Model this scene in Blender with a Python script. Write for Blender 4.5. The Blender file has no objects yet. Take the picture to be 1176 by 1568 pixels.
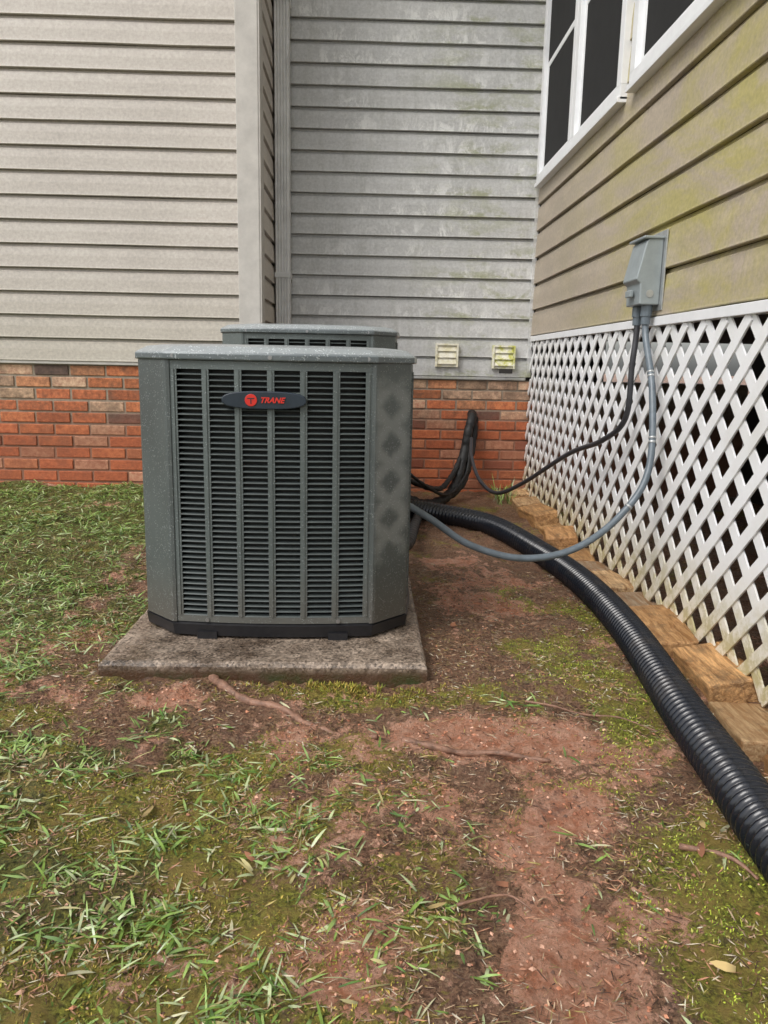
import bpy, math, random
import numpy as np
from mathutils import Vector, Matrix
random.seed(7); rng=np.random.default_rng(7)
scene=bpy.context.scene
COL=scene.collection

# ------------------------------------------------------------------ helpers
def new_mesh_obj(name, verts, faces, mat=None, parent=None, smooth=False, colors=None, mats=None, mat_idx=None):
    me=bpy.data.meshes.new(name)
    me.from_pydata([tuple(v) for v in verts],[],[tuple(f) for f in faces])
    if mats:
        for m in mats: me.materials.append(m)
    elif mat: me.materials.append(mat)
    if mat_idx is not None: me.polygons.foreach_set('material_index',np.array(mat_idx,dtype=np.int32))
    if smooth: me.polygons.foreach_set('use_smooth',np.ones(len(me.polygons),dtype=bool))
    if colors is not None:
        a=me.color_attributes.new('Col','FLOAT_COLOR','POINT')
        a.data.foreach_set('color',np.asarray(colors,dtype=np.float32).ravel())
    me.update()
    ob=bpy.data.objects.new(name,me); COL.objects.link(ob)
    if parent: ob.parent=parent
    return ob
def empty(name):
    e=bpy.data.objects.new(name,None); COL.objects.link(e); e.empty_display_size=.1; return e
class MB:
    """mesh accumulator"""
    def __init__(s): s.v=[]; s.f=[]; s.m=[]; s.c=[]
    def add(s,verts,faces,mi=0,col=None):
        o=len(s.v); s.v+= [tuple(v) for v in verts]
        s.f+= [tuple(i+o for i in f) for f in faces]; s.m+=[mi]*len(faces)
        s.c+= [col or (1,1,1,1)]*len(verts)
    def box(s,x0,x1,y0,y1,z0,z1,mi=0,col=None):
        v=[(x0,y0,z0),(x1,y0,z0),(x1,y1,z0),(x0,y1,z0),(x0,y0,z1),(x1,y0,z1),(x1,y1,z1),(x0,y1,z1)]
        s.add(v,[(0,3,2,1),(4,5,6,7),(0,1,5,4),(1,2,6,5),(2,3,7,6),(3,0,4,7)],mi,col)
    def obox(s,c,ax,ay,az,hx,hy,hz,mi=0,col=None):
        c=Vector(c);v=[]
        for k in(-1,1):
            for (i,j) in((-1,-1),(1,-1),(1,1),(-1,1)):
                v.append(c+ax*hx*i+ay*hy*j+az*hz*k)
        s.add(v,[(0,3,2,1),(4,5,6,7),(0,1,5,4),(1,2,6,5),(2,3,7,6),(3,0,4,7)],mi,col)
    def obj(s,name,mats,parent=None,smooth=False,bevel=0,seg=2):
        if not isinstance(mats,(list,tuple)): mats=[mats]
        ob=new_mesh_obj(name,s.v,s.f,mats=mats,mat_idx=s.m,parent=parent,smooth=smooth,colors=s.c)
        if bevel:
            b=ob.modifiers.new('Bevel','BEVEL'); b.width=bevel; b.segments=seg; b.limit_method='ANGLE'
        return ob
def catmull(P,n=12):
    P=[Vector(p) for p in P]; out=[]
    Q=[P[0]*2-P[1]]+P+[P[-1]*2-P[-2]]
    for i in range(1,len(Q)-2):
        for k in range(n):
            t=k/n
            out.append(.5*((2*Q[i])+(Q[i+1]-Q[i-1])*t+(2*Q[i-1]-5*Q[i]+4*Q[i+1]-Q[i+2])*t*t+(-Q[i-1]+3*Q[i]-3*Q[i+1]+Q[i+2])*t**3))
    out.append(P[-1]); return out
def resample(P,step):
    d=[0]
    for a,b in zip(P,P[1:]): d.append(d[-1]+(b-a).length)
    n=max(2,int(d[-1]/step)); arr=np.array([tuple(p) for p in P]); s=np.linspace(0,d[-1],n+1)
    return [Vector(q) for q in np.stack([np.interp(s,d,arr[:,k]) for k in range(3)],1)], s
def sweep(mb,P,rad,seg=12,mi=0,cap=True,col=None):
    n=len(P); T=[]
    for i in range(n):
        T.append((P[min(i+1,n-1)]-P[max(i-1,0)]).normalized())
    ref=Vector((0,0,1)) if abs(T[0].z)<.9 else Vector((1,0,0))
    N=(ref-T[0]*ref.dot(T[0])).normalized(); V=[];F=[]
    for i in range(n):
        N=(N-T[i]*N.dot(T[i])).normalized(); B=T[i].cross(N)
        r=rad(i) if callable(rad) else rad
        for k in range(seg):
            a=2*math.pi*k/seg
            V.append(P[i]+N*math.cos(a)*r+B*math.sin(a)*r)
    for i in range(n-1):
        for k in range(seg):
            k2=(k+1)%seg
            F.append((i*seg+k,i*seg+k2,(i+1)*seg+k2,(i+1)*seg+k))
    if cap: F.append(tuple(range(seg-1,-1,-1))); F.append(tuple((n-1)*seg+k for k in range(seg)))
    mb.add(V,F,mi,col)
def vnoise(x,y,seed=0):
    xi=np.floor(x).astype(np.int64); yi=np.floor(y).astype(np.int64); fx=x-xi; fy=y-yi
    fx=fx*fx*(3-2*fx); fy=fy*fy*(3-2*fy)
    def h(a,b):
        n=(a*374761393+b*668265263+seed*1442695041)&0x7fffffff
        n=((n^(n>>13))*1274126177)&0x7fffffff
        return ((n^(n>>16))&0xffff)/65535.0
    return (h(xi,yi)*(1-fx)+h(xi+1,yi)*fx)*(1-fy)+(h(xi,yi+1)*(1-fx)+h(xi+1,yi+1)*fx)*fy
def fbm(x,y,s=0,o=4):
    r=0;a=.5;t=0
    for i in range(o):
        r=r+a*vnoise(x*2**i+i*17.3,y*2**i-i*9.1,s+i); t+=a; a*=.5
    return r/t
def sst(t): t=np.clip(t,0,1); return t*t*(3-2*t)

# ------------------------------------------------------------------ materials
def mat(name):
    m=bpy.data.materials.new(name); m.use_nodes=True
    nt=m.node_tree; b=nt.nodes['Principled BSDF']; return m,nt,b
def N(nt,t,**k):
    n=nt.nodes.new(t)
    for a,v in k.items():
        if a in n.inputs.keys(): n.inputs[a].default_value=v
        else: setattr(n,a,v)
    return n
def noise(nt,scale,detail=4,rough=.6,vec=None,dist=0):
    n=N(nt,'ShaderNodeTexNoise'); n.inputs['Scale'].default_value=scale; n.inputs['Detail'].default_value=detail
    n.inputs['Roughness'].default_value=rough; n.inputs['Distortion'].default_value=dist
    if vec: nt.links.new(vec,n.inputs['Vector'])
    return n.outputs['Fac']
def ramp(nt,fac,stops):
    r=N(nt,'ShaderNodeValToRGB'); e=r.color_ramp.elements
    while len(e)<len(stops): e.new(.5)
    for i,(p,c) in enumerate(stops):
        e[i].position=p; e[i].color=(c,c,c,1) if not isinstance(c,tuple) else (*c[:3],1)
    nt.links.new(fac,r.inputs['Fac']); return r.outputs['Color']
def mix(nt,fac,a,b,mode='MIX'):
    n=N(nt,'ShaderNodeMix',data_type='RGBA',blend_type=mode)
    for s,v in((n.inputs[0],fac),(n.inputs[6],a),(n.inputs[7],b)):
        if isinstance(v,(int,float)): s.default_value=v
        elif isinstance(v,tuple): s.default_value=(*v[:3],1)
        else: nt.links.new(v,s)
    return n.outputs[2]
def math_(nt,op,a,b=0,c=0,clamp=False):
    n=N(nt,'ShaderNodeMath',operation=op,use_clamp=clamp)
    for i,v in enumerate((a,b,c)):
        if isinstance(v,(int,float)): n.inputs[i].default_value=v
        else: nt.links.new(v,n.inputs[i])
    return n.outputs[0]
def coords(nt,scale=(1,1,1)):
    tc=N(nt,'ShaderNodeTexCoord'); mp=N(nt,'ShaderNodeMapping'); mp.inputs['Scale'].default_value=scale
    nt.links.new(tc.outputs['Object'],mp.inputs['Vector']); return mp.outputs['Vector']
def sep(nt,vec):
    s=N(nt,'ShaderNodeSeparateXYZ'); nt.links.new(vec,s.inputs[0]); return s.outputs
def bump(nt,b,h,strength=.3,dist=.005):
    n=N(nt,'ShaderNodeBump'); n.inputs['Strength'].default_value=strength; n.inputs['Distance'].default_value=dist
    nt.links.new(h,n.inputs['Height']); nt.links.new(n.outputs[0],b.inputs['Normal'])
def maprange(nt,v,a,b_,c=0,d=1):
    n=N(nt,'ShaderNodeMapRange'); nt.links.new(v,n.inputs[0])
    for i,x in enumerate((a,b_,c,d)): n.inputs[i+1].default_value=x
    n.interpolation_type='SMOOTHSTEP'
    return n.outputs[0]
def setc(nt,b,c): 
    if isinstance(c,tuple): b.inputs['Base Color'].default_value=(*c[:3],1)
    else: nt.links.new(c,b.inputs['Base Color'])

def simple(name,c,rough=.5,var=.15,scale=30,metal=0,bs=0,bsc=200,dist=.001):
    m,nt,b=mat(name); v=coords(nt)
    f=noise(nt,scale,5,.65,v)
    lo=tuple(x*(1-var) for x in c); hi=tuple(min(1,x*(1+var)) for x in c)
    setc(nt,b,ramp(nt,f,[(.3,lo),(.7,hi)]))
    b.inputs['Roughness'].default_value=rough; b.inputs['Metallic'].default_value=metal
    if bs: bump(nt,b,noise(nt,bsc,3,.6,v),bs,dist)
    return m
def siding_mat(name,base,kind):
    m,nt,b=mat(name); v=coords(nt); x,y,z=sep(nt,v)
    big=noise(nt,1.3,5,.6,v); fine=noise(nt,60,4,.7,v)
    grain=noise(nt,1,3,.6,coords(nt,(14,14,160)))
    c=mix(nt,ramp(nt,big,[(.35,0.),(.65,1.)]),tuple(k*.9 for k in base),tuple(k*1.06 for k in base))
    c=mix(nt,math_(nt,'MULTIPLY',ramp(nt,grain,[(.4,0.),(.75,1.)]),.12),c,tuple(k*.62 for k in base))
    st=noise(nt,1,4,.7,coords(nt,(16,16,2.2)))
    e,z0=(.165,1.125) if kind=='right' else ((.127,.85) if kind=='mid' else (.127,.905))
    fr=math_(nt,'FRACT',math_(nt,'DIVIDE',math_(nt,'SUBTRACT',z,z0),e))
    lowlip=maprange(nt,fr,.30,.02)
    c=mix(nt,math_(nt,'MULTIPLY',lowlip,math_(nt,'ADD',.05,math_(nt,'MULTIPLY',big,.3))),c,tuple(min(.9,k*1.35) for k in base))  # edge highlight painted into the colour along each course's lower lip
    c=mix(nt,math_(nt,'MULTIPLY',maprange(nt,fr,.70,.84),.35),c,tuple(k*.45 for k in base))  # lap shadow painted into the top of each course, below the next one
    if kind=='mid':
        s2=noise(nt,1,6,.8,coords(nt,(11,11,6)),.8)
        band=math_(nt,'MULTIPLY',maprange(nt,noise(nt,2.2,3,.5,v),.40,.58),maprange(nt,fr,.9,.2))
        msk=math_(nt,'MULTIPLY',math_(nt,'MULTIPLY',ramp(nt,s2,[(.48,0.),(.58,1.)]),band),.75)
        c=mix(nt,msk,c,(.82,.82,.79))
        c=mix(nt,math_(nt,'MULTIPLY',ramp(nt,st,[(.5,0.),(.7,1.)]),.35),c,(.31,.31,.275))
        g=noise(nt,1,6,.75,coords(nt,(3.2,3.2,7)),.3)
        gx=maprange(nt,x,.1,.7)
        gz=math_(nt,'ADD',.45,math_(nt,'MULTIPLY',maprange(nt,fr,.5,.05),.55))
        gm=math_(nt,'MULTIPLY',math_(nt,'MULTIPLY',ramp(nt,g,[(.50,0.),(.60,1.)]),gx),math_(nt,'MULTIPLY',gz,.7))
        c=mix(nt,gm,c,(.27,.285,.13))
    if kind=='left':
        c=mix(nt,math_(nt,'MULTIPLY',ramp(nt,st,[(.55,0.),(.75,1.)]),.14),c,tuple(k*.6 for k in base))
        c=mix(nt,math_(nt,'MULTIPLY',maprange(nt,z,1.5,.9),.3),c,(.40,.37,.27))
    if kind=='right':
        g=noise(nt,1,6,.72,coords(nt,(1.5,1.2,3.0)),.6)
        gm=math_(nt,'MULTIPLY',ramp(nt,g,[(.41,0.),(.57,1.)]),.8)
        near=maprange(nt,y,5.0,2.6)
        c=mix(nt,math_(nt,'MULTIPLY',gm,near),c,(.42,.375,.12))
        c=mix(nt,math_(nt,'MULTIPLY',ramp(nt,noise(nt,1,4,.7,coords(nt,(4,4,9))),[(.5,0.),(.7,1.)]),.35),c,(.58,.49,.37))
    c=mix(nt,.25,c,ramp(nt,fine,[(.3,.25),(.7,.9)]),'OVERLAY')
    setc(nt,b,c); b.inputs['Roughness'].default_value=.45
    bump(nt,b,grain,.12,.002)
    return m
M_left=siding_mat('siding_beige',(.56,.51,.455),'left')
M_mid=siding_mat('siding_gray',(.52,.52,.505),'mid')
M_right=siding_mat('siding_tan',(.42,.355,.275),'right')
M_trimL=simple('trim_beige',(.54,.51,.47),.5,.12,12)
M_white=simple('white_vinyl',(.84,.85,.86),.4,.05,10)
M_down=simple('downspout_paint',(.76,.77,.77),.35,.15,8)
M_dark=simple('dark_void',(.012,.012,.012),.9,.2,10)
M_shadow=simple('shadow_gap',(.03,.027,.024),.8)

def brick_mat():
    m,nt,b=mat('brick'); v=coords(nt)
    a=N(nt,'ShaderNodeVertexColor'); a.layer_name='Col'
    f=noise(nt,45,6,.7,v); g=noise(nt,9,4,.6,v)
    c=mix(nt,.7,a.outputs[0],ramp(nt,f,[(.3,.1),(.7,.85)]),'OVERLAY')
    x,y,z=sep(nt,v)
    c=mix(nt,math_(nt,'MULTIPLY',ramp(nt,g,[(.48,0.),(.66,1.)]),.55),c,(.13,.08,.05))
    red=math_(nt,'MULTIPLY',maprange(nt,math_(nt,'ADD',z,math_(nt,'MULTIPLY',g,.3)),.85,.55),.5)
    c=mix(nt,red,c,(.42,.095,.035))
    setc(nt,b,c); b.inputs['Roughness'].default_value=.7
    bump(nt,b,noise(nt,110,5,.75,v),.7,.005); return m
M_brick=brick_mat()
def mortar_mat():
    m,nt,b=mat('mortar'); v=coords(nt); x,y,z=sep(nt,v)
    f=noise(nt,60,5,.7,v)
    c=mix(nt,f,(.15,.12,.085),(.48,.40,.31))
    c=mix(nt,math_(nt,'MULTIPLY',maprange(nt,z,.75,.4),.7),c,(.27,.09,.045))
    setc(nt,b,c); b.inputs['Roughness'].default_value=.9; bump(nt,b,f,.5,.004); return m
M_mortar=mortar_mat()

def ac_mat(name,c,blotch=False,wet=.0):
    m,nt,b=mat(name); v=coords(nt); x,y,z=sep(nt,v)
    f=noise(nt,2.5,5,.65,v); sp=N(nt,'ShaderNodeTexVoronoi'); sp.inputs['Scale'].default_value=150; nt.links.new(v,sp.inputs['Vector'])
    drop=ramp(nt,sp.outputs['Distance'],[(.15,1.),(.38,0.)])
    dm=math_(nt,'MULTIPLY',drop,ramp(nt,noise(nt,45,3,.6,v),[(.42,0.),(.58,1.)]))
    col=mix(nt,ramp(nt,f,[(.35,0.),(.65,1.)]),tuple(k*.85 for k in c),tuple(k*1.15 for k in c))
    col=mix(nt,math_(nt,'MULTIPLY',maprange(nt,z,.35,.12),.35),col,(.13,.09,.06))
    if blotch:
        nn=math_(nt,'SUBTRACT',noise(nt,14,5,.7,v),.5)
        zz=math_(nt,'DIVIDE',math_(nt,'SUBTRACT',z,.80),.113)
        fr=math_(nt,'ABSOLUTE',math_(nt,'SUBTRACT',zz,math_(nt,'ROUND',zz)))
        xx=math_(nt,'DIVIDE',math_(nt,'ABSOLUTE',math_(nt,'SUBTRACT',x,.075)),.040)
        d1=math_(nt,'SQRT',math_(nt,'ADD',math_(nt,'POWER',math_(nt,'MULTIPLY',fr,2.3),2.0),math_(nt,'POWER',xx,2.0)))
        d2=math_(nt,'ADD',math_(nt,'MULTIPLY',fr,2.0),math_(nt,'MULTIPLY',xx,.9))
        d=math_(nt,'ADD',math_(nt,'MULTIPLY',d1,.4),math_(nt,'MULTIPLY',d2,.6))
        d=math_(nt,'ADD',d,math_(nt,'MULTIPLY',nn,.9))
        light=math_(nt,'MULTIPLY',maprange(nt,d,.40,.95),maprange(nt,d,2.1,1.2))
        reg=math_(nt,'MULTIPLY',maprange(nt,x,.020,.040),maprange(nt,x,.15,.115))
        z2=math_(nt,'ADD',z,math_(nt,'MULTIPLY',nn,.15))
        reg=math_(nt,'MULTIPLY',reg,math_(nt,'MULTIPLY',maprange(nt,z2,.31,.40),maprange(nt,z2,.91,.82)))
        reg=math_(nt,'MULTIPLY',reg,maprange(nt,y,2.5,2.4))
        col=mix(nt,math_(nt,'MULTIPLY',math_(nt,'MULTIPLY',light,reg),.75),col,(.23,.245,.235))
    col=mix(nt,math_(nt,'MULTIPLY',dm,.3+wet*.5),col,(.48,.52,.52))
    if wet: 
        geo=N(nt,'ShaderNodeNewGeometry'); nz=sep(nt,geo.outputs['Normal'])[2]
        col=mix(nt,math_(nt,'MULTIPLY',maprange(nt,nz,.45,.8),math_(nt,'ADD',.35,math_(nt,'MULTIPLY',dm,.7))),col,(.75,.80,.81))  # up-facing lid: pale reflection of the wet top painted into the colour, plus dew
    setc(nt,b,col); b.inputs['Roughness'].default_value=.42-wet*.15; b.inputs['Metallic'].default_value=.1
    h=math_(nt,'ADD',math_(nt,'MULTIPLY',dm,1.0),math_(nt,'MULTIPLY',noise(nt,380,2,.5,v),.4))
    bump(nt,b,h,.4,.002)
    return m
M_ac=ac_mat('ac_gray_paint',(.110,.130,.126))
M_acslat=simple('ac_slat_paint',(.070,.084,.082),.45,.2,12)
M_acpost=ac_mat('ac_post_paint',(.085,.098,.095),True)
M_aclid=ac_mat('ac_lid_paint',(.12,.14,.145),wet=.9)
M_coil=simple('coil_black',(.006,.007,.008),.6,.5,90)
M_blackpl=simple('black_plastic',(.012,.012,.014),.4,.3,60,bs=.2)
M_badge=simple('badge_dark',(.022,.032,.045),.25,.2,20)
M_red=simple('badge_red',(.62,.03,.02),.3,.05)
M_screw=simple('screw_steel',(.35,.35,.35),.3,.1,metal=.8)

def concrete_mat():
    m,nt,b=mat('pad_concrete'); v=coords(nt); x,y,z=sep(nt,v)
    sp=N(nt,'ShaderNodeTexVoronoi'); sp.inputs['Scale'].default_value=150; nt.links.new(v,sp.inputs['Vector'])
    bw=N(nt,'ShaderNodeRGBToBW'); nt.links.new(sp.outputs['Color'],bw.inputs[0])
    c=mix(nt,ramp(nt,noise(nt,5,7,.75,v),[(.38,0.),(.62,1.)]),(.085,.06,.042),(.34,.27,.21))
    c=mix(nt,.8,c,bw.outputs[0],'OVERLAY')
    c=mix(nt,maprange(nt,z,.085,.05),c,(.085,.045,.025))
    c=mix(nt,math_(nt,'MULTIPLY',maprange(nt,z,.080,.03),ramp(nt,noise(nt,9,4,.6,v),[(.45,0.),(.6,1.)])),c,(.04,.05,.015))
    setc(nt,b,c); nt.links.new(ramp(nt,noise(nt,5,3,.6,v),[(.4,.12),(.65,.45)]),b.inputs['Roughness'])
    bump(nt,b,noise(nt,120,4,.7,v),.7,.005); return m
M_pad=concrete_mat()

def corr_mat():
    m,nt,b=mat('drain_pipe_black'); v=coords(nt)
    c=mix(nt,ramp(nt,noise(nt,7,5,.7,v),[(.5,0.),(.75,1.)]),(.008,.010,.015),(.03,.026,.024))
    setc(nt,b,c); b.inputs['Roughness'].default_value=.2
    bump(nt,b,noise(nt,90,3,.6,v),.15,.002); return m
M_corr=corr_mat()
M_condG=simple('conduit_gray',(.13,.16,.185),.35,.2,25)
M_condB=simple('conduit_dark',(.04,.04,.045),.45,.3,25)
M_foam=simple('foam_black',(.014,.014,.014),.6,.5,30,bs=.6,bsc=60,dist=.006)
M_boxm=simple('box_gray',(.30,.34,.35),.4,.12,14,metal=.1)
M_galv=simple('galvanised',(.5,.52,.52),.35,.15,30,metal=.6)

def lattice_mat():
    m,nt,b=mat('lattice_white'); v=coords(nt); x,y,z=sep(nt,v)
    f=noise(nt,5,5,.7,v)
    c=mix(nt,ramp(nt,f,[(.4,0.),(.7,1.)]),(.90,.91,.92),(.80,.80,.78))
    low=maprange(nt,math_(nt,'ADD',z,math_(nt,'MULTIPLY',f,.35)),.62,.2)
    c=mix(nt,math_(nt,'MULTIPLY',low,.65),c,(.70,.60,.38))
    c=mix(nt,math_(nt,'MULTIPLY',math_(nt,'MULTIPLY',maprange(nt,z,.38,.08),ramp(nt,noise(nt,18,5,.75,v),[(.43,0.),(.58,1.)])),.7),c,(.40,.34,.10))
    setc(nt,b,c); b.inputs['Roughness'].default_value=.4; return m
M_lat=lattice_mat()
def wood_mat():
    m,nt,b=mat('edging_wood'); a=N(nt,'ShaderNodeVertexColor'); a.layer_name='Col'
    g=noise(nt,1,6,.75,coords(nt,(60,7,60)),.5); v=coords(nt)
    c=mix(nt,ramp(nt,g,[(.38,0.),(.62,1.)]),(.26,.12,.04),a.outputs[0])
    c=mix(nt,math_(nt,'MULTIPLY',ramp(nt,noise(nt,12,5,.75,v),[(.5,0.),(.65,1.)]),.6),c,(.12,.08,.045))
    setc(nt,b,c); b.inputs['Roughness'].default_value=.5; bump(nt,b,g,.9,.01); return m
M_wood=wood_mat()
def glass_mat():
    m,nt,b=mat('window_glass'); setc(nt,b,(.07,.08,.075)); b.inputs['Roughness'].default_value=.04
    b.inputs['Specular IOR Level'].default_value=.9; return m
M_glass=glass_mat()
M_screen=simple('insect_screen',(.045,.048,.055),.6,.2,300)
M_bark=simple('root_bark',(.24,.13,.085),.6,.5,40,bs=.8,bsc=80,dist=.005)
M_roof=simple('shingles',(.08,.075,.07),.9,.3,30)

# ------------------------------------------------------------------ ground
def zbase(x,y):
    return .15*sst((y-2.3)/2.1)*sst((-x-.1)/.7)+.055*sst((y-3.4)/1.6)+.034*sst((y-1.7)/.35)*sst((.75-x)/.4)*(1-sst((y-3.2)/1.2))
def zg(x,y,fine=True):
    z=zbase(x,y)
    near=sst((6-np.abs(x))/2)*sst((8-np.abs(y))/2)
    dz=(fbm(x*3,y*3,3,3)-.5)*.04*near
    if fine: dz=dz+(fbm(x*17,y*17,5,5)-.5)*.046*near
    pad=sst((.62-np.abs(x+.285))/.14)*sst((1.25-np.abs(y-3.3))/.1)
    return z+dz*(1-.8*pad)
CL=[(-.58,1.95,.26,.07,1.4),(-.95,2.35,.14,.22,1.0),(-.8,3.1,.12,.5,.4),(.50,3.2,.22,.42,1.5),(.10,1.80,.36,.08,.9),(.36,1.75,.26,.10,1.1),(.38,1.45,.16,.17,1.5),
    (-.08,1.13,.14,.08,1.4),(.34,1.00,.12,.14,1.4),(.10,1.40,.12,.10,.3),(.15,.95,.2,.1,.25),(-.75,1.7,.2,.12,.4),(.15,1.62,.2,.1,.2)]
MO=[(.66,1.22,.14,.30,1.4),(.72,2.3,.17,.5,.9),(.05,1.98,.25,.05,1.1),(-.3,1.55,.38,.18,1.1),(-.45,1.15,.38,.28,1.1),(.55,2.05,.25,.2,.5),(.75,4.4,.4,.5,.8),(-.2,.9,.3,.2,.8),(-1.0,1.9,.3,.4,.6),(.6,.9,.2,.15,.9),(.1,1.2,.2,.3,.45)]
def gs(x,y,L):
    r=0
    for (a,b_,sx,sy,k) in L: r=r+k*np.exp(-((x-a)/sx)**2*.7-((y-b_)/sy)**2*.7)
    return r
def masks(x,y):
    n1=fbm(x*6,y*6,11,6); n2=fbm(x*6+3,y*6,21,5); n3=fbm(x*7,y*7+5,31,6)
    yy=np.array([-1,.5,1.0,1.3,1.6,1.9,2.2,3,4.5,9]); bb=np.array([.2,.02,-.08,-.2,-.5,-.78,-.95,-.82,-.76,-.75])
    bd=np.interp(y,yy,bb)
    clay=np.clip((gs(x,y,CL)*.8+(n1-.5)*2.2-.12)/1.0,0,1)
    grass=sst(((bd-x)/.5+.55+(n2-.5)*2.4))
    grass=grass*(1-.8*sst((clay-.3)/.5))
    far=sst((np.maximum(np.abs(x)-1.2,0)+np.maximum(-y+.4,0))*1.5)
    grass=np.where((x>1.0)|((x>-.3)&(y>3)),0,np.maximum(grass,far*(x<-1.2)*.8+far*(y<.4)*.7))
    moss=np.clip((gs(x,y,MO)*.8+(n3-.5)*2.2-.05)/1.0,0,1)
    return clay,grass,moss
def axis(a,b_,st,lo,hi):
    c=list(np.arange(a,b_+st/2,st)); s=st
    while c[-1]<hi: s*=1.25; c.append(c[-1]+s)
    s=st
    while c[0]>lo: s*=1.25; c.insert(0,c[0]-s)
    return np.array(c)
gx=axis(-2.4,1.2,.009,-90,90); gy=axis(.6,4.6,.010,-90,90)
X,Y=np.meshgrid(gx,gy); Z=zg(X,Y)
clay,grass,moss=masks(X,Y)
nx,ny=len(gx),len(gy)
idx=np.arange(nx*ny).reshape(ny,nx)
F=np.stack([idx[:-1,:-1],idx[:-1,1:],idx[1:,1:],idx[1:,:-1]],-1).reshape(-1,4)
me=bpy.data.meshes.new('ground')
V=np.stack([X,Y,Z],-1).reshape(-1,3)
me.vertices.add(len(V)); me.vertices.foreach_set('co',V.ravel())
me.loops.add(F.size); me.loops.foreach_set('vertex_index',F.ravel().astype(np.int32))
me.polygons.add(len(F)); me.polygons.foreach_set('loop_start',(np.arange(len(F))*4).astype(np.int32))
me.polygons.foreach_set('loop_total',np.full(len(F),4,dtype=np.int32))
me.update(calc_edges=True)
me.polygons.foreach_set('use_smooth',np.ones(len(F),dtype=bool))
a=me.color_attributes.new('Mask','FLOAT_COLOR','POINT')
a.data.foreach_set('color',np.stack([clay,grass,moss,np.ones_like(clay)],-1).astype(np.float32).ravel())
ground=bpy.data.objects.new('ground',me); COL.objects.link(ground)
def ground_mat():
    m,nt,b=mat('soil_ground'); v=coords(nt)
    a=N(nt,'ShaderNodeVertexColor'); a.layer_name='Mask'
    sc=N(nt,'ShaderNodeSeparateColor'); nt.links.new(a.outputs[0],sc.inputs[0]); cl,gr,mo=sc.outputs
    f1=noise(nt,24,8,.8,v); f2=noise(nt,120,6,.8,v); f3=noise(nt,9,6,.75,v); f4=noise(nt,60,5,.75,v,1.5); f5=noise(nt,33,8,.8,coords(nt,(1,1.3,1)),.6)
    soil=mix(nt,ramp(nt,f2,[(.42,0.),(.58,1.)]),(.07,.035,.02),(.55,.32,.19))
    soil=mix(nt,ramp(nt,f3,[(.4,0.),(.6,.6)]),soil,(.33,.165,.10))
    stw=math_(nt,'MULTIPLY',ramp(nt,f4,[(.54,0.),(.60,1.)]),.6); soil=mix(nt,stw,soil,(.60,.42,.27))
    clay=mix(nt,ramp(nt,f1,[(.40,0.),(.60,1.)]),(.68,.27,.145),(.95,.56,.39))
    clay=mix(nt,math_(nt,'MULTIPLY',ramp(nt,f2,[(.51,0.),(.58,1.)]),.5),clay,(.38,.15,.085))
    mossc=mix(nt,ramp(nt,f2,[(.42,0.),(.58,1.)]),(.075,.08,.017),(.52,.52,.09))
    mossc=mix(nt,ramp(nt,f3,[(.42,0.),(.6,.9)]),mossc,(.44,.31,.08))
    grc=mix(nt,ramp(nt,f2,[(.40,0.),(.60,1.)]),(.055,.06,.016),(.36,.33,.09))
    wet=ramp(nt,noise(nt,6,6,.75,coords(nt,(1,1.6,1))),[(.58,0.),(.66,1.)])
    def thr(k,nz,w): return math_(nt,'ADD',k,math_(nt,'MULTIPLY',math_(nt,'SUBTRACT',nz,.5),w))
    c=soil
    c=mix(nt,maprange(nt,thr(gr,f1,2.0),.3,.7),c,grc)
    c=mix(nt,maprange(nt,thr(mo,f5,3.2),.42,.70),c,mossc)
    c=mix(nt,maprange(nt,thr(cl,f1,3.2),.44,.60),c,clay)
    c=mix(nt,math_(nt,'MULTIPLY',wet,.55),c,(.12,.085,.075))
    setc(nt,b,c)
    nt.links.new(ramp(nt,f3,[(.4,.28),(.6,.7)]),b.inputs['Roughness'])
    b.inputs['Specular IOR Level'].default_value=.45
    h=math_(nt,'ADD',f2,math_(nt,'MULTIPLY',f1,2.0)); bump(nt,b,h,1.0,.022)
    return m
me.materials.append(ground_mat())

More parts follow.
